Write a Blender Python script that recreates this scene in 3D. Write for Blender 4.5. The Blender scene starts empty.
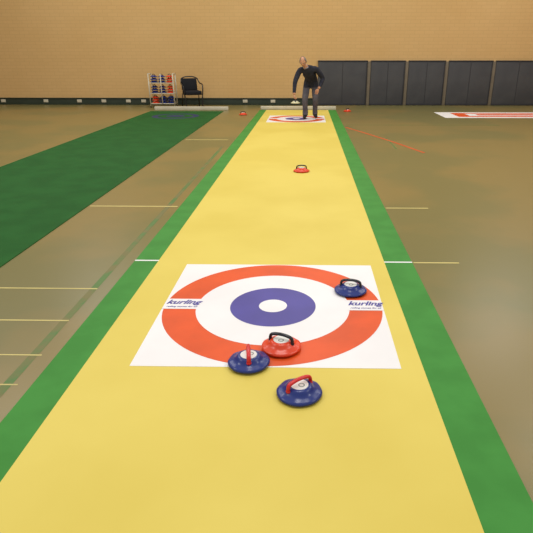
import bpy, bmesh, math, random
from mathutils import Vector, Matrix, Euler
random.seed(3)
S = bpy.context.scene
try:
    S.view_settings.view_transform = 'Standard'
    S.view_settings.look = 'None'
except Exception as e:
    print(e)

def lin(c):
    o = []
    for v in c:
        v = v/255.0
        o.append(v/12.92 if v <= 0.04045 else ((v+0.055)/1.055)**2.4)
    return (o[0], o[1], o[2], 1.0)

# ---------------------------------------------------------------- materials
def mat(name, rgb, rough=0.5, spec=0.4, rgb2=None, nscale=3.0, bump=0.0, bscale=20.0, metal=0.0, contrast=(0.4, 0.6), stretch=(1, 1, 1)):
    m = bpy.data.materials.new(name)
    m.use_nodes = True
    nt = m.node_tree
    b = nt.nodes['Principled BSDF']
    b.inputs['Base Color'].default_value = lin(rgb)
    b.inputs['Roughness'].default_value = rough
    b.inputs['Specular IOR Level'].default_value = spec
    b.inputs['Metallic'].default_value = metal
    tc = nt.nodes.new('ShaderNodeTexCoord')
    mp = nt.nodes.new('ShaderNodeMapping')
    mp.inputs['Scale'].default_value = stretch
    nt.links.new(tc.outputs['Object'], mp.inputs['Vector'])
    if rgb2 is None:
        rgb2 = tuple(int(v*0.94) for v in rgb)
    n = nt.nodes.new('ShaderNodeTexNoise')
    n.inputs['Scale'].default_value = nscale
    n.inputs['Detail'].default_value = 4
    nt.links.new(mp.outputs['Vector'], n.inputs['Vector'])
    r = nt.nodes.new('ShaderNodeValToRGB')
    r.color_ramp.elements[0].position = contrast[0]
    r.color_ramp.elements[0].color = lin(rgb)
    r.color_ramp.elements[1].position = contrast[1]
    r.color_ramp.elements[1].color = lin(rgb2)
    nt.links.new(n.outputs['Fac'], r.inputs['Fac'])
    nt.links.new(r.outputs['Color'], b.inputs['Base Color'])
    if bump > 0:
        n2 = nt.nodes.new('ShaderNodeTexNoise')
        n2.inputs['Scale'].default_value = bscale
        nt.links.new(mp.outputs['Vector'], n2.inputs['Vector'])
        bp = nt.nodes.new('ShaderNodeBump')
        bp.inputs['Strength'].default_value = bump
        bp.inputs['Distance'].default_value = 0.02
        nt.links.new(n2.outputs['Fac'], bp.inputs['Height'])
        nt.links.new(bp.outputs['Normal'], b.inputs['Normal'])
    return m

M = {}
M['floor'] = mat('gym_floor', (116, 110, 66), 0.30, 0.33, (131, 115, 67), 0.45, 0.015, 5.0, contrast=(0.45, 0.54))
M['yellow'] = mat('yellow_vinyl', (221, 201, 97), 0.50, 0.25, (215, 194, 88), 0.8, 0.05, 2.2)
M['green'] = mat('green_tape', (62, 138, 54), 0.6, 0.25, (56, 130, 48), 4)
M['dgreen'] = mat('green_carpet', (38, 92, 40), 0.85, 0.15, (34, 85, 36), 3, 0.2, 200)
M['white'] = mat('white_vinyl', (238, 236, 237), 0.45, 0.3, (233, 231, 232), 2)
M['redv'] = mat('orange_red_vinyl', (226, 86, 32), 0.45, 0.3)
M['bluev'] = mat('blue_violet_vinyl', (80, 74, 156), 0.45, 0.3)
M['bluedark'] = mat('faded_navy_print', (40, 52, 92), 0.6, 0.2)
M['line'] = mat('court_line_cream', (205, 190, 120), 0.5, 0.3)
M['fgreen'] = mat('court_line_green', (84, 118, 62), 0.5, 0.3, (114, 110, 66), 5, contrast=(0.42, 0.58))
M['fred'] = mat('court_line_red', (206, 78, 30), 0.5, 0.3)
M['stone_blue'] = mat('stone_blue_plastic', (22, 44, 124), 0.28, 0.5)
M['stone_red'] = mat('stone_red_plastic', (230, 66, 28), 0.28, 0.5)
M['stone_cream'] = mat('stone_cream_plastic', (216, 214, 176), 0.3, 0.5)
M['hred'] = mat('handle_red', (210, 34, 36), 0.3, 0.5)
M['hblack'] = mat('handle_black', (20, 24, 36), 0.3, 0.5)
M['label'] = mat('label_white', (236, 236, 232), 0.4, 0.4)
M['labelgrey'] = mat('label_print', (110, 130, 120), 0.4, 0.4)
M['rubber'] = mat('rubber_black', (22, 22, 24), 0.6, 0.3)
M['steel'] = mat('bearing_steel', (150, 150, 150), 0.3, 0.5, metal=1.0)
M['pad'] = mat('wall_pad_charcoal', (76, 76, 78), 0.6, 0.3, (70, 70, 73), 2)
M['padedge'] = mat('wall_pad_edge', (54, 54, 58), 0.6, 0.3)
M['post'] = mat('post_grey', (124, 113, 96), 0.6, 0.3)
M['trim'] = mat('trunking_dark', (54, 64, 54), 0.5, 0.3)
M['wmetal'] = mat('white_metal', (206, 198, 176), 0.4, 0.4)
M['black'] = mat('black_fabric', (30, 31, 36), 0.8, 0.2)
M['btube'] = mat('black_tube', (20, 20, 22), 0.35, 0.5)
M['sweater'] = mat('sweater_dark_navy', (54, 55, 66), 0.9, 0.15, (46, 48, 59), 12, 0.3, 60)
M['trouser'] = mat('trousers_grey', (96, 93, 99), 0.9, 0.15, (85, 82, 89), 8)
M['shoe'] = mat('shoe_black', (34, 32, 32), 0.5, 0.3)
M['skin'] = mat('skin', (210, 155, 124), 0.5, 0.3)
M['lip'] = mat('lip', (160, 90, 80), 0.5, 0.3)
M['hair'] = mat('hair_grey', (150, 142, 132), 0.8, 0.2, (120, 112, 104), 40)
M['eye'] = mat('eye_dark', (40, 34, 30), 0.3, 0.5)
M['shirt'] = mat('shirt_collar', (150, 152, 165), 0.8, 0.2)

def wall_mat(name, flip=False):
    m = bpy.data.materials.new(name); m.use_nodes = True
    nt = m.node_tree; b = nt.nodes['Principled BSDF']
    b.inputs['Roughness'].default_value = 0.8
    b.inputs['Specular IOR Level'].default_value = 0.2
    g = nt.nodes.new('ShaderNodeNewGeometry')
    sx = nt.nodes.new('ShaderNodeSeparateXYZ'); cb = nt.nodes.new('ShaderNodeCombineXYZ')
    nt.links.new(g.outputs['Position'], sx.inputs[0])
    nt.links.new(sx.outputs['Y' if flip else 'X'], cb.inputs['X'])
    nt.links.new(sx.outputs['Z'], cb.inputs['Y'])
    br = nt.nodes.new('ShaderNodeTexBrick')
    br.inputs['Scale'].default_value = 1.0
    br.inputs['Brick Width'].default_value = 0.30
    br.inputs['Row Height'].default_value = 0.10
    br.inputs['Mortar Size'].default_value = 0.006
    br.inputs['Mortar Smooth'].default_value = 0.3
    br.inputs['Color1'].default_value = lin((216, 180, 125))
    br.inputs['Color2'].default_value = lin((213, 177, 122))
    br.inputs['Mortar'].default_value = lin((203, 168, 115))
    nt.links.new(cb.outputs[0], br.inputs['Vector'])
    n = nt.nodes.new('ShaderNodeTexNoise'); n.inputs['Scale'].default_value = 0.5
    nt.links.new(cb.outputs[0], n.inputs['Vector'])
    mx = nt.nodes.new('ShaderNodeMix'); mx.data_type = 'RGBA'; mx.blend_type = 'MULTIPLY'
    mx.inputs['B'].default_value = (0.92, 0.87, 0.78, 1)
    nt.links.new(n.outputs['Fac'], mx.inputs['Factor'])
    nt.links.new(br.outputs['Color'], mx.inputs['A'])
    nt.links.new(mx.outputs['Result'], b.inputs['Base Color'])
    bp = nt.nodes.new('ShaderNodeBump'); bp.inputs['Strength'].default_value = 0.1
    bp.inputs['Distance'].default_value = 0.003; bp.invert = True
    nt.links.new(br.outputs['Fac'], bp.inputs['Height'])
    nt.links.new(bp.outputs['Normal'], b.inputs['Normal'])
    return m
M['wall'] = wall_mat('painted_block_wall')
M['wallside'] = wall_mat('painted_block_wall_side', True)

# ---------------------------------------------------------------- mesh builder
class B:
    """collects geometry with material slots into one mesh object"""
    def __init__(s, name):
        s.name = name; s.bm = bmesh.new(); s.mats = []
    def mi(s, k):
        if k not in s.mats: s.mats.append(k)
        return s.mats.index(k)
    def face(s, pts, k, smooth=False):
        f = s.bm.faces.new([s.bm.verts.new(p) for p in pts])
        f.material_index = s.mi(k); f.smooth = smooth
    def box(s, c, d, k, bevel=0.0, rot=None):
        mtx = Matrix.Translation(c)
        if rot: mtx = mtx @ Euler(rot).to_matrix().to_4x4()
        mtx = mtx @ Matrix.Diagonal((d[0], d[1], d[2], 1))
        t = bmesh.new()
        bmesh.ops.create_cube(t, size=1.0, matrix=mtx)
        if bevel > 0:
            bmesh.ops.bevel(t, geom=t.edges[:], offset=bevel, segments=3, affect='EDGES', profile=0.5)
        s.merge(t, k, bevel > 0)
    def merge(s, t, k, smooth=False):
        i = s.mi(k)
        mp = {v: s.bm.verts.new(v.co) for v in t.verts}
        for f in t.faces:
            try:
                nf = s.bm.faces.new([mp[v] for v in f.verts]); nf.material_index = i; nf.smooth = smooth
            except ValueError: pass
        t.free()
    def disc(s, c, r, k, n=96, r0=0.0):
        i = s.mi(k); cx, cy, cz = c
        o = [s.bm.verts.new((cx+r*math.cos(a*2*math.pi/n), cy+r*math.sin(a*2*math.pi/n), cz)) for a in range(n)]
        if r0 > 0:
            q = [s.bm.verts.new((cx+r0*math.cos(a*2*math.pi/n), cy+r0*math.sin(a*2*math.pi/n), cz)) for a in range(n)]
            for a in range(n):
                f = s.bm.faces.new([o[a], o[(a+1) % n], q[(a+1) % n], q[a]]); f.material_index = i
        else:
            f = s.bm.faces.new(o); f.material_index = i
    def lathe(s, prof, k, n=64, lobes=None, c=(0, 0, 0)):
        i = s.mi(k); rings = []
        for (r, z) in prof:
            ring = []
            for a in range(n):
                t = a*2*math.pi/n
                rr, zz = r, z
                if lobes: rr, zz = lobes(r, z, t)
                ring.append(s.bm.verts.new((c[0]+rr*math.cos(t), c[1]+rr*math.sin(t), c[2]+zz)))
            rings.append(ring)
        for q in range(len(rings)-1):
            for a in range(n):
                f = s.bm.faces.new([rings[q][a], rings[q][(a+1) % n], rings[q+1][(a+1) % n], rings[q+1][a]])
                f.material_index = i; f.smooth = True
        f = s.bm.faces.new(list(reversed(rings[0]))); f.material_index = i
        f = s.bm.faces.new(rings[-1]); f.material_index = i
    def tube(s, pts, rad, k, n=12, flat=1.0):
        i = s.mi(k); pts = [Vector(p) for p in pts]
        if not isinstance(rad, (list, tuple)): rad = [rad]*len(pts)
        rings = []; up = None
        for j, p in enumerate(pts):
            t = (pts[min(j+1, len(pts)-1)]-pts[max(j-1, 0)]).normalized()
            if up is None:
                up = Vector((0, 0, 1)) if abs(t.z) < 0.9 else Vector((1, 0, 0))
            u = (up - t*up.dot(t)).normalized(); up = u; w = t.cross(u)
            rings.append([s.bm.verts.new(p+(u*math.cos(a*2*math.pi/n)+w*flat*math.sin(a*2*math.pi/n))*rad[j]) for a in range(n)])
        for q in range(len(rings)-1):
            for a in range(n):
                f = s.bm.faces.new([rings[q][a], rings[q][(a+1) % n], rings[q+1][(a+1) % n], rings[q+1][a]])
                f.material_index = i; f.smooth = True
        for rg in (rings[0], rings[-1]):
            f = s.bm.faces.new(rg); f.material_index = i
    def sphere(s, c, d, k, seg=20, rot=None):
        t = bmesh.new()
        mtx = Matrix.Translation(c)
        if rot: mtx = mtx @ Euler(rot).to_matrix().to_4x4()
        mtx = mtx @ Matrix.Diagonal((d[0], d[1], d[2], 1))
        bmesh.ops.create_uvsphere(t, u_segments=seg, v_segments=seg//2+2, radius=1.0, matrix=mtx)
        s.merge(t, k, True)
    def build(s, loc=(0, 0, 0), rot=(0, 0, 0)):
        me = bpy.data.meshes.new(s.name)
        bmesh.ops.recalc_face_normals(s.bm, faces=s.bm.faces[:])
        s.bm.to_mesh(me); s.bm.free()
        for k in s.mats: me.materials.append(M[k])
        o = bpy.data.objects.new(s.name, me)
        S.collection.objects.link(o); o.location = loc; o.rotation_euler = rot
        return o

def smoothpath(pts, n=6):
    pts = [Vector(p) for p in pts]; out = []
    for i in range(len(pts)-1):
        p0 = pts[max(i-1, 0)]; p1 = pts[i]; p2 = pts[i+1]; p3 = pts[min(i+2, len(pts)-1)]
        for j in range(n):
            t = j/n
            out.append(0.5*((2*p1)+(-p0+p2)*t+(2*p0-5*p1+4*p2-p3)*t*t+(-p0+3*p1-3*p2+p3)*t**3))
    out.append(pts[-1]); return out

# ---------------------------------------------------------------- room
WY = 17.65
b = B('floor'); b.box((-1, 7.25, -0.05), (28, 20.9, 0.1), 'floor'); b.build()
b = B('wall_back'); b.box((-1, WY+0.1, 3.5), (28.4, 0.2, 7), 'wall'); b.build()
b = B('wall_left'); b.box((-15.1, 7.25, 3.5), (0.2, 20.7, 7), 'wallside'); b.build()
b = B('wall_right'); b.box((13.1, 7.25, 3.5), (0.2, 20.7, 7), 'wallside'); b.build()

b = B('baseboard_back')
b.box((-7.35, WY-0.03, 0.10), (15.3, 0.06, 0.20), 'trim', 0.008)
b.box((-7.35, WY-0.045, 0.205), (15.3, 0.09, 0.02), 'trim', 0.004)
for x in (-9.9, -8.5, -7.4, -6.6, -5.8, -5.3, -2.0, -1.1):
    b.box((x, WY-0.068, 0.12), (0.15, 0.015, 0.09), 'wmetal', 0.004)
b.build()

# ---------------------------------------------------------------- court lines painted on the floor
def strip(bb, x0, x1, y0, y1, z, k):
    bb.face([(x0, y0, z), (x1, y0, z), (x1, y1, z), (x0, y1, z)], k)
b = B('court_line_markings')
z = 0.0008
for (xa, xb, y, w) in [(-2.36, -1.53, 10.27, .05), (-2.39, -1.42, 5.52, .030), (-2.39, -1.50, 3.36, .016),
                       (-2.39, -1.50, 2.88, .014), (-2.39, -1.48, 2.475, .011), (-2.39, -1.47, 2.195, .010), (-2.39, -1.50, 2.03, .009)]:
    strip(b, xa, xb, y-w/2, y+w/2, z, 'line')
strip(b, -1.55, -1.50, 1.0, 9.5, 0.0005, 'fgreen')
b.build()
b = B('court_line_markings')
strip(b, 0.855, 1.316, 5.485, 5.515, z, 'line')
strip(b, 0.855, 1.22, 3.894, 3.916, z, 'line')
strip(b, 1.55, 1.59, 9.3, 10.6, 0.0005, 'fgreen')
strip(b, 0.9, 4.5, 12.55, 12.6, 0.0005, 'fgreen')
pts = smoothpath([(0.88, 12.15, 0), (1.2, 11.3, 0), (1.62, 10.1, 0), (1.98, 8.9, 0)], 8)
for i in range(len(pts)-1):
    p, q = pts[i], pts[i+1]
    t = (q-p).normalized(); nrm = Vector((-t.y, t.x, 0))*0.025
    zz = Vector((0, 0, 0.0012))
    b.face([p-nrm+zz, q-nrm+zz, q+nrm+zz, p+nrm+zz], 'fred')
b.build()

# ---------------------------------------------------------------- main lane
b = B('curling_lane_mat')
LX0, LX1 = -1.202, 0.621
b.box(((LX0+LX1)/2, 8.5, 0.002), (LX1-LX0, 15.0, 0.004), 'yellow')
b.box((LX0-0.097, 8.5, 0.0015), (0.194, 15.0, 0.003), 'green')
b.box((LX1+0.112, 8.5, 0.0015), (0.224, 15.0, 0.003), 'green')
strip(b, LX0-0.194, LX0, 3.895, 3.918, 0.0036, 'white')
strip(b, LX1, LX1+0.224, 3.895, 3.918, 0.0036, 'white')
b.build()

b = B('green_lane_mat')
b.box((-3.47, 8.2, 0.003), (2.12, 14.8, 0.006), 'dgreen')
for r, k, zz in ((0.62, 'bluedark', .0065), (0.46, 'dgreen', .007), (.25, 'bluedark', .0075)):
    b.disc((-3.50, 14.3, zz), r, k, 64)
b.build()

def target(name, cx, cy, z0, text=True, half=0.728):
    b = B(name)
    b.box((0, 0, 0.0008), (half*2, half*2, 0.0016), 'white', 0)
    b.disc((0, 0, 0.0022), 0.719, 'redv')
    b.disc((0, 0, 0.0028), 0.506, 'white')
    b.disc((0, 0, 0.0034), 0.283, 'bluev')
    b.disc((0, 0, 0.0040), 0.093, 'white')
    strip(b, -0.727, -0.49, -0.055, 0.095, 0.0034, 'white')
    strip(b, 0.49, 0.727, -0.055, 0.095, 0.0034, 'white')
    o = b.build((cx, cy, z0))
    if text:
        for sx, ax in ((-0.605, 0), (0.61, 0)):
            for body, size, dy in (('kurling', 0.082, 0.018), ('rolling stones for all', 0.025, -0.03)):
                cu = bpy.data.curves.new('label_text', 'FONT'); cu.body = body; cu.size = size
                cu.align_x = 'CENTER'; cu.shear = 0.35; cu.offset = 0.0022 if size > 0.05 else 0.0004
                to = bpy.data.objects.new('printed_text', cu); S.collection.objects.link(to)
                cu.materials.append(M['bluev'])
                to.location = (sx, dy, 0.0046)
                to.parent = o
    return o
target('curling_target_mat', -0.226, 3.098, 0.004)
target('curling_target_mat', -0.27, 13.75, 0.004, text=False)

def stopboard(x0, x1, y):
    b = B('lane_stop_board')
    b.box(((x0+x1)/2, y, 0.05), (x1-x0, 0.10, 0.10), 'wmetal', 0.012)
    for x in (x0+0.15, (x0+x1)/2, x1-0.15):
        b.box((x, y+0.09, 0.03), (0.05, 0.14, 0.06), 'rubber', 0.005)
    b.build()
stopboard(-1.38, 0.86, 16.12)
stopboard(-4.5, -2.32, 15.95)

b = B('distant_lane_mat')
b.box((6.5, 14.75, 0.002), (5.8, 1.35, 0.004), 'white')
b.box((6.65, 14.75, 0.0035), (5.3, 0.95, 0.005), 'redv')
b.box((6.8, 14.75, 0.005), (4.9, 0.55, 0.006), 'white')
b.box((6.9, 14.75, 0.006), (4.6, 0.30, 0.007), 'redv')
b.build()

# ---------------------------------------------------------------- stones
def add_stone(b, k, hk, c=(0, 0, 0), ang=0.0, sc=1.0):
    """low domed stone on ball bearings with skirt, hub, label and arched handle"""
    def lobes(r, z, t):
        w = max(0.0, min(1.0, (r-0.05)/0.06))
        return r*(1+0.006*w*math.cos(8*t)), z+0.0012*w*math.cos(8*t)*(1 if z > 0.012 else 0)
    prof = [(0.090, 0.006), (0.108, 0.007), (0.1125, 0.010), (0.1130, 0.016), (0.110, 0.021), (0.101, 0.025), (0.088, 0.030),
            (0.076, 0.036), (0.068, 0.044), (0.062, 0.051), (0.055, 0.0555), (0.046, 0.0570)]
    b.lathe(prof, k, 64, lobes, c)
    b.lathe([(0.088, 0.004), (0.088, 0.007)], 'rubber', 48, None, c)
    for a in range(3):
        t = a*2.094+0.3
        b.sphere((c[0]+0.07*math.cos(t), c[1]+0.07*math.sin(t), c[2]+0.008), (0.008, 0.008, 0.008), 'steel', 12)
    b.lathe([(0.0445, 0.0562), (0.0445, 0.0582), (0.043, 0.0586)], 'label', 48, None, c)
    b.disc((c[0]+0.004, c[1]-0.012, c[2]+0.0590), 0.016, 'labelgrey', 20, 0.011)
    ca, sa = math.cos(ang), math.sin(ang)
    path = smoothpath([(-0.066, 0, 0.040), (-0.068, 0, 0.060), (-0.058, 0, 0.079), (-0.02, 0, 0.088), (0.02, 0, 0.088),
                       (0.058, 0, 0.079), (0.068, 0, 0.060), (0.066, 0, 0.040)], 5)
    path = [Vector((c[0]+p.x*ca-p.y*sa, c[1]+p.x*sa+p.y*ca, c[2]+p.z)) for p in path]
    b.tube(path, 0.0088, hk, 12, 1.3)
    for sg in (-1, 1):
        b.sphere((c[0]+sg*0.066*ca, c[1]+sg*0.066*sa, c[2]+0.044), (0.014, 0.014, 0.010), hk, 14)

def stone(x, y, z, k, hk, ang):
    b = B('curling_stone'); add_stone(b, k, hk, (0, 0, 0), 0)
    return b.build((x, y, z), (0, 0, ang))
stone(-0.038, 2.138, 0.004, 'stone_blue', 'hred', math.radians(38))
stone(-0.314, 2.402, 0.0072, 'stone_blue', 'hred', math.radians(97))
stone(-0.146, 2.562, 0.0082, 'stone_red', 'hblack', math.radians(-22))
stone(0.305, 3.33, 0.0082, 'stone_blue', 'hblack', math.radians(-12))
stone(-0.079, 7.35, 0.004, 'stone_red', 'hblack', math.radians(5))
stone(-1.74, 14.67, 0.0, 'stone_red', 'hblack', 0.4)
stone(1.16, 15.6, 0.0, 'stone_red', 'hblack', 1.0)

# ---------------------------------------------------------------- wall pads (right)
seps = [0.34, 1.945, 3.13, 4.38, 5.85, 7.40, 8.95]
for i in range(len(seps)-1):
    b = B('folded_gym_wall_panel')
    x0, x1 = seps[i]+(0.055 if i else 0), seps[i+1]-0.055
    w = x1-x0
    b.box((w/2, 0, 0.68), (w, 0.07, 1.26), 'pad', 0.02)
    b.box((w/2, 0, 1.325), (w+0.02, 0.09, 0.04), 'padedge', 0.01)
    b.box((w/2, 0, 0.03), (w, 0.08, 0.06), 'padedge', 0.01)
    b.box((w+0.055, 0.015, 0.66), (0.105, 0.05, 1.32), 'post', 0.01)
    b.box((w-0.02, -0.03, 0.66), (0.03, 0.04, 1.24), 'padedge', 0.006)
    b.box((w*0.5, -0.037, 0.68), (0.012, 0.01, 1.2), 'padedge')
    b.build((x0, WY-0.06, 0))

# ---------------------------------------------------------------- storage rack
b = B('stone_storage_rack')
w, dpt, h = 0.74, 0.34, 0.98
for sx in (-w/2, w/2):
    for sy in (-dpt/2, dpt/2):
        b.tube([(sx, sy, 0.05), (sx, sy, h)], 0.016, 'wmetal', 10)
        b.sphere((sx, sy, 0.03), (0.014, 0.03, 0.03), 'rubber', 12)
    b.tube([(sx, -dpt/2, h), (sx, dpt/2, h)], 0.016, 'wmetal', 10)
b.tube([(0, -dpt/2, 0.12), (0, -dpt/2, h)], 0.014, 'wmetal', 10)
for sz in (0.12, 0.42, 0.72):
    b.box((0, 0, sz), (w, dpt, 0.02), 'wmetal', 0.004)
    b.tube([(-w/2, dpt/2, sz+0.05), (w/2, dpt/2, sz+0.05)], 0.010, 'wmetal', 8)
    for j, sx in enumerate((-0.24, 0.0, 0.24)):
        k = ('stone_red', 'stone_blue', 'stone_blue')[(j+(sz > 0.3)) % 3]
        for lv in range(3):
            add_stone(b, k, 'hblack', (sx, -0.02, sz+0.01+0.075*lv), 0.3+lv)
b.build((-4.42, 16.75, 0))

# ---------------------------------------------------------------- black armchair
b = B('black_tub_chair')
b.box((0, 0, 0.43), (0.50, 0.48, 0.12), 'black', 0.035)
b.box((-0.02, 0.22, 0.66), (0.48, 0.07, 0.36), 'black', 0.03, (-0.15, 0, 0))
for sx in (-1, 1):
    b.tube(smoothpath([(sx*0.25, -0.22, 0.01), (sx*0.27, -0.2, 0.3), (sx*0.30, -0.17, 0.60), (sx*0.31, -0.02, 0.68),
                       (sx*0.29, 0.16, 0.70), (sx*0.25, 0.26, 0.83)], 6), 0.018, 'btube', 10)
    b.tube([(sx*0.25, 0.20, 0.40), (sx*0.27, 0.27, 0.01)], 0.014, 'btube', 10)
    b.tube([(sx*0.27, -0.2, 0.38), (sx*0.25, 0.20, 0.38)], 0.014, 'btube', 10)
b.tube(smoothpath([(-0.25, 0.26, 0.83), (-0.12, 0.29, 0.88), (0.12, 0.29, 0.88), (0.25, 0.26, 0.83)], 6), 0.018, 'btube', 10)
b.build((-3.55, 16.85, 0), (0, 0, math.radians(25)))

# ---------------------------------------------------------------- man
def skin_mesh(name, verts, edges, radii, root=0, levels=2, voxel=0):
    me = bpy.data.meshes.new(name); me.from_pydata(verts, edges, [])
    o = bpy.data.objects.new(name, me); S.collection.objects.link(o)
    mod = o.modifiers.new('skin', 'SKIN'); mod.use_smooth_shade = True
    if not me.skin_vertices:
        bpy.context.view_layer.objects.active = o
        bpy.ops.mesh.customdata_skin_add()
    for i, r in enumerate(radii):
        me.skin_vertices[0].data[i].radius = (r, r) if not isinstance(r, tuple) else r
        me.skin_vertices[0].data[i].use_root = (i == root)
    ss = o.modifiers.new('sub', 'SUBSURF'); ss.levels = levels; ss.render_levels = levels
    if voxel:
        rm = o.modifiers.new('fuse', 'REMESH'); rm.mode = 'VOXEL'; rm.voxel_size = voxel
        sm = o.modifiers.new('smooth', 'SMOOTH'); sm.iterations = 6; sm.factor = 0.5
    dg = bpy.context.evaluated_depsgraph_get(); dg.update()
    me2 = bpy.data.meshes.new_from_object(o.evaluated_get(dg))
    bpy.data.objects.remove(o)
    o2 = bpy.data.objects.new(name, me2); S.collection.objects.link(o2)
    for p in me2.polygons: p.use_smooth = True
    return o2

J = [
 ((0.08, 0.19, 0.84), (0.150, 0.13)),    #0 pelvis
 ((0.06, 0.09, 0.965), (0.165, 0.135)),  #1 waist
 ((0.02, -0.09, 1.085), (0.180, 0.140)), #2 chest
 ((-0.02, -0.24, 1.190), (0.130, 0.10)), #3 upper chest
 ((-0.075, -0.345, 1.245), (0.062, 0.062)), #4 neck
 ((-0.11, -0.42, 1.300), (0.054, 0.054)), #5 head base
 ((-0.220, -0.255, 1.170), 0.080),       #6 R shoulder
 ((-0.330, -0.37, 0.91), 0.062),         #7 R elbow
 ((-0.350, -0.49, 0.65), 0.044),         #8 R wrist
 ((0.190, -0.19, 1.195), 0.080),         #9 L shoulder
 ((0.365, -0.07, 0.97), 0.062),          #10 L elbow
 ((0.270, -0.22, 0.77), 0.044),          #11 L wrist
 ((-0.035, 0.15, 0.80), 0.105),          #12 R hip
 ((-0.090, -0.15, 0.47), 0.080),         #13 R knee
 ((-0.070, -0.02, 0.10), 0.060),         #14 R ankle
 ((-0.095, -0.18, 0.055), (0.052, 0.046)), #15 R ball
 ((-0.105, -0.245, 0.046), (0.044, 0.036)), #16 R toe
 ((0.165, 0.17, 0.80), 0.105),           #17 L hip
 ((0.180, -0.06, 0.46), 0.080),          #18 L knee
 ((0.170, 0.18, 0.10), 0.060),           #19
 ((0.195, 0.03, 0.055), (0.052, 0.046)), #20
 ((0.205, -0.035, 0.046), (0.044, 0.036)), #21
 ((-0.345, -0.515, 0.605), 0.030),       #22 R palm root
 ((0.240, -0.255, 0.73), 0.030),         #23 L palm root
 ((-0.06, 0.035, 0.055), 0.042),         #24 R heel
 ((0.17, 0.235, 0.055), 0.042),          #25 L heel
]
E = [(0,1,'sweater'),(1,2,'sweater'),(2,3,'sweater'),(3,4,'sweater'),(4,5,'skin'),(3,6,'sweater'),(6,7,'sweater'),(7,8,'sweater'),
     (3,9,'sweater'),(9,10,'sweater'),(10,11,'sweater'),(0,12,'trouser'),(12,13,'trouser'),(13,14,'trouser'),(14,15,'shoe'),(15,16,'shoe'),
     (0,17,'trouser'),(17,18,'trouser'),(18,19,'trouser'),(19,20,'shoe'),(20,21,'shoe'),(8,22,'skin'),(11,23,'skin'),(14,24,'shoe'),(19,25,'shoe')]
body = skin_mesh('man', [j[0] for j in J], [(e[0], e[1]) for e in E], [j[1] for j in J], 0, 2, 0.011)
keys = ['sweater', 'trouser', 'shoe', 'skin']
body.data.materials.clear()
for k in keys: body.data.materials.append(M[k])
for p in body.data.polygons:
    c = p.center; best = 9; bk = 0
    for (i, j, k) in E:
        a = Vector(J[i][0]); d = Vector(J[j][0])-a
        t = max(0, min(1, (c-a).dot(d)/d.length_squared))
        di = (c-(a+d*t)).length
        if di < best: best = di; bk = keys.index(k)
    if bk == 1 and c.z < 0.10: bk = 2
    if bk == 2 and c.z > 0.11: bk = 1
    if bk == 1 and c.z > 0.75: bk = 0
    p.material_index = bk
parts = [body]

def hand(palm_root, fwd, across, normal, curls):
    """palm + four fingers + thumb. across = towards the index finger; normal = back of the hand"""
    R = Vector(palm_root); f = Vector(fwd).normalized()
    a = Vector(across); a = (a-f*a.dot(f)).normalized(); n = f.cross(a)
    if n.dot(Vector(normal)) < 0: n = -n
    res = []
    pv = [R-f*0.01, R+f*0.03, R+f*0.065]
    res.append(skin_mesh('palm', [tuple(v) for v in pv]+[tuple(R+f*0.06+a*0.026), tuple(R+f*0.055-a*0.026)],
                         [(0, 1), (1, 2), (1, 3), (1, 4)], [0.026, 0.022, 0.017, 0.016, 0.015], 1, 2))
    for off, L, in ((0.030, 0.072), (0.010, 0.080), (-0.010, 0.075), (-0.029, 0.060)):
        p = R+f*0.055+a*off; ang = math.radians(12); pts = [p-f*0.02, p+f*0.018]
        d = pts[1]
        for s, l in enumerate((0.45, 0.32, 0.23)):
            ang += curls
            d = d+(f*math.cos(ang)-n*math.sin(ang))*L*l
            pts.append(d)
        res.append(skin_mesh('finger', [tuple(v) for v in pts], [(q, q+1) for q in range(len(pts)-1)],
                             [0.009, 0.0095, 0.0088, 0.008, 0.0065], 0, 1))
    p = R+f*0.01+a*0.018
    pts = [p, p+f*0.018+a*0.020-n*0.008, p+f*0.045+a*0.030-n*0.022, p+f*0.066+a*0.024-n*0.038]
    res.append(skin_mesh('thumb', [tuple(v) for v in pts], [(0, 1), (1, 2), (2, 3)], [0.013, 0.012, 0.010, 0.0075], 0, 1))
    for o in res:
        o.data.materials.clear(); o.data.materials.append(M['skin'])
    return res
parts += hand(J[22][0], (0.02, -0.25, -1), (-0.2, -1, 0), (-1, 0, 0), math.radians(48))
parts += hand(J[23][0], (-0.35, -0.15, -0.75), (-0.8, 0.1, 0.4), (0.3, -1, 0.5), math.radians(16))

# head
t = bmesh.new()
bmesh.ops.create_uvsphere(t, u_segments=40, v_segments=28, radius=1.0)
for v in t.verts:
    x, y, z = v.co
    face = max(0, -y)
    if z < 0:
        k = 1+0.34*z
        x *= k; y = y*(1+0.12*z) if y < 0 else y*(1+0.30*z)
    X, Y, Z = x*0.078, y*0.098, z*0.116
    def g(cx, cz, sx, sz): return math.exp(-((X-cx)/sx)**2-((Z-cz)/sz)**2)*(1 if y < 0 else 0)*min(1, face*1.5)
    Y -= 0.030*g(0, -0.022, 0.012, 0.017)+0.012*g(0, 0.003, 0.008, 0.02)
    Y += 0.012*g(0.031, 0.006, 0.016, 0.012)+0.012*g(-0.031, 0.006, 0.016, 0.012)
    Y -= 0.006*g(0.03, 0.026, 0.022, 0.008)+0.006*g(-0.03, 0.026, 0.022, 0.008)
    Y -= 0.010*g(0, -0.088, 0.02, 0.016)+0.006*g(0, -0.056, 0.02, 0.008)
    v.co = (X, Y, Z)
hb = B('head')
hb.merge(t, 'skin', True)
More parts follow.
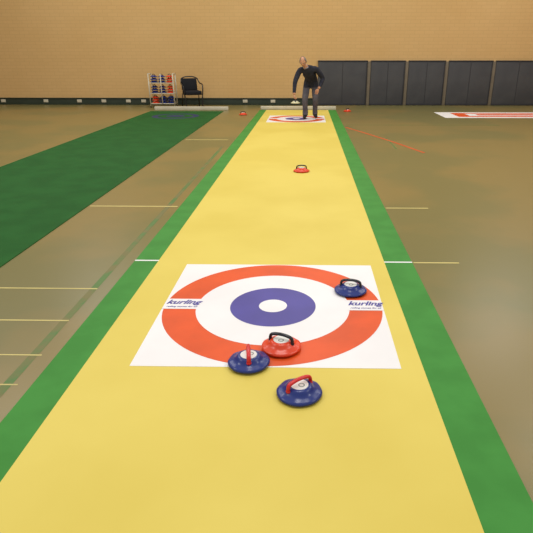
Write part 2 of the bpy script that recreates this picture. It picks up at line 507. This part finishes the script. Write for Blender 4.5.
for sx in (-1, 1):
    hb.sphere((sx*0.031, -0.079, 0.006), (0.012, 0.009, 0.008), 'label', 14)
    hb.sphere((sx*0.031, -0.0865, 0.005), (0.0055, 0.003, 0.0055), 'eye', 12)
    hb.sphere((sx*0.032, -0.090, 0.026), (0.018, 0.005, 0.004), 'hair', 12)
    hb.sphere((sx*0.077, 0.008, -0.004), (0.009, 0.020, 0.031), 'skin', 16, (0.15, 0, sx*-0.35))
hb.sphere((0, -0.0925, -0.054), (0.022, 0.007, 0.0045), 'lip', 14)
t = bmesh.new()
bmesh.ops.create_uvsphere(t, u_segments=40, v_segments=28, radius=1.0)
kill = []
for v in t.verts:
    x, y, z = v.co
    keep = (z > -0.45 and y > -0.05 and z < 0.97) or (y > -0.50 and abs(x) > 0.42 and -0.1 < z < 0.86)
    if not keep: kill.append(v)
    if z < 0: y *= (1+0.2*z); x *= (1+0.15*z)
    v.co = (x*0.087, y*0.106+0.001, z*0.122)
bmesh.ops.delete(t, geom=kill, context='VERTS')
hb.merge(t, 'hair', True)
head = hb.build((-0.135, -0.470, 1.365), (math.radians(32), math.radians(-4), math.radians(-8)))
parts.append(head)
cb = B('collar')
ring = []
for a in range(25):
    an = a*2*math.pi/24
    ring.append((-0.072+0.064*math.cos(an), -0.342+0.056*math.sin(an), 1.254+0.038*math.sin(an)))
cb.tube(ring, 0.011, 'shirt', 8)
parts.append(cb.build())

bpy.ops.object.select_all(action='DESELECT')
for o in parts: o.select_set(True)
bpy.context.view_layer.objects.active = body
bpy.ops.object.join()
body.name = 'man'
body.location = (0.03, 13.82, 0.004)

# the stone he is about to deliver, hanging from the right hand
hs = stone(0.03-0.317, 13.82-0.535, 0.420, 'stone_cream', 'hblack', math.radians(90))

# ---------------------------------------------------------------- light
w = bpy.data.worlds.new('World'); S.world = w; w.use_nodes = True
w.node_tree.nodes['Background'].inputs['Color'].default_value = (1.0, 0.975, 0.93, 1)
w.node_tree.nodes['Background'].inputs['Strength'].default_value = 0.62
for (x, y) in [(-6, 3), (0, 3), (6, 3), (-6, 9), (0, 9), (6, 9), (-6, 14.5), (0, 14.5), (6, 14.5)]:
    L = bpy.data.lights.new('ceiling_light', 'AREA'); L.energy = 118; L.shape = 'RECTANGLE'; L.size = 2.4; L.size_y = 1.2
    L.color = (1.0, 0.97, 0.92)
    o = bpy.data.objects.new('ceiling_light', L); S.collection.objects.link(o); o.location = (x, y, 6.6)

# ---------------------------------------------------------------- camera
cd = bpy.data.cameras.new('camera'); cam = bpy.data.objects.new('camera', cd); S.collection.objects.link(cam)
cam.location = (-0.0125, 0, 1.56)
cd.sensor_width = 36; cd.lens = 521/533*36
cam.rotation_euler = (math.radians(90-22.28), 0, math.radians(1.1))
cd.shift_x = -29.7/533
cd.clip_end = 200
S.camera = cam
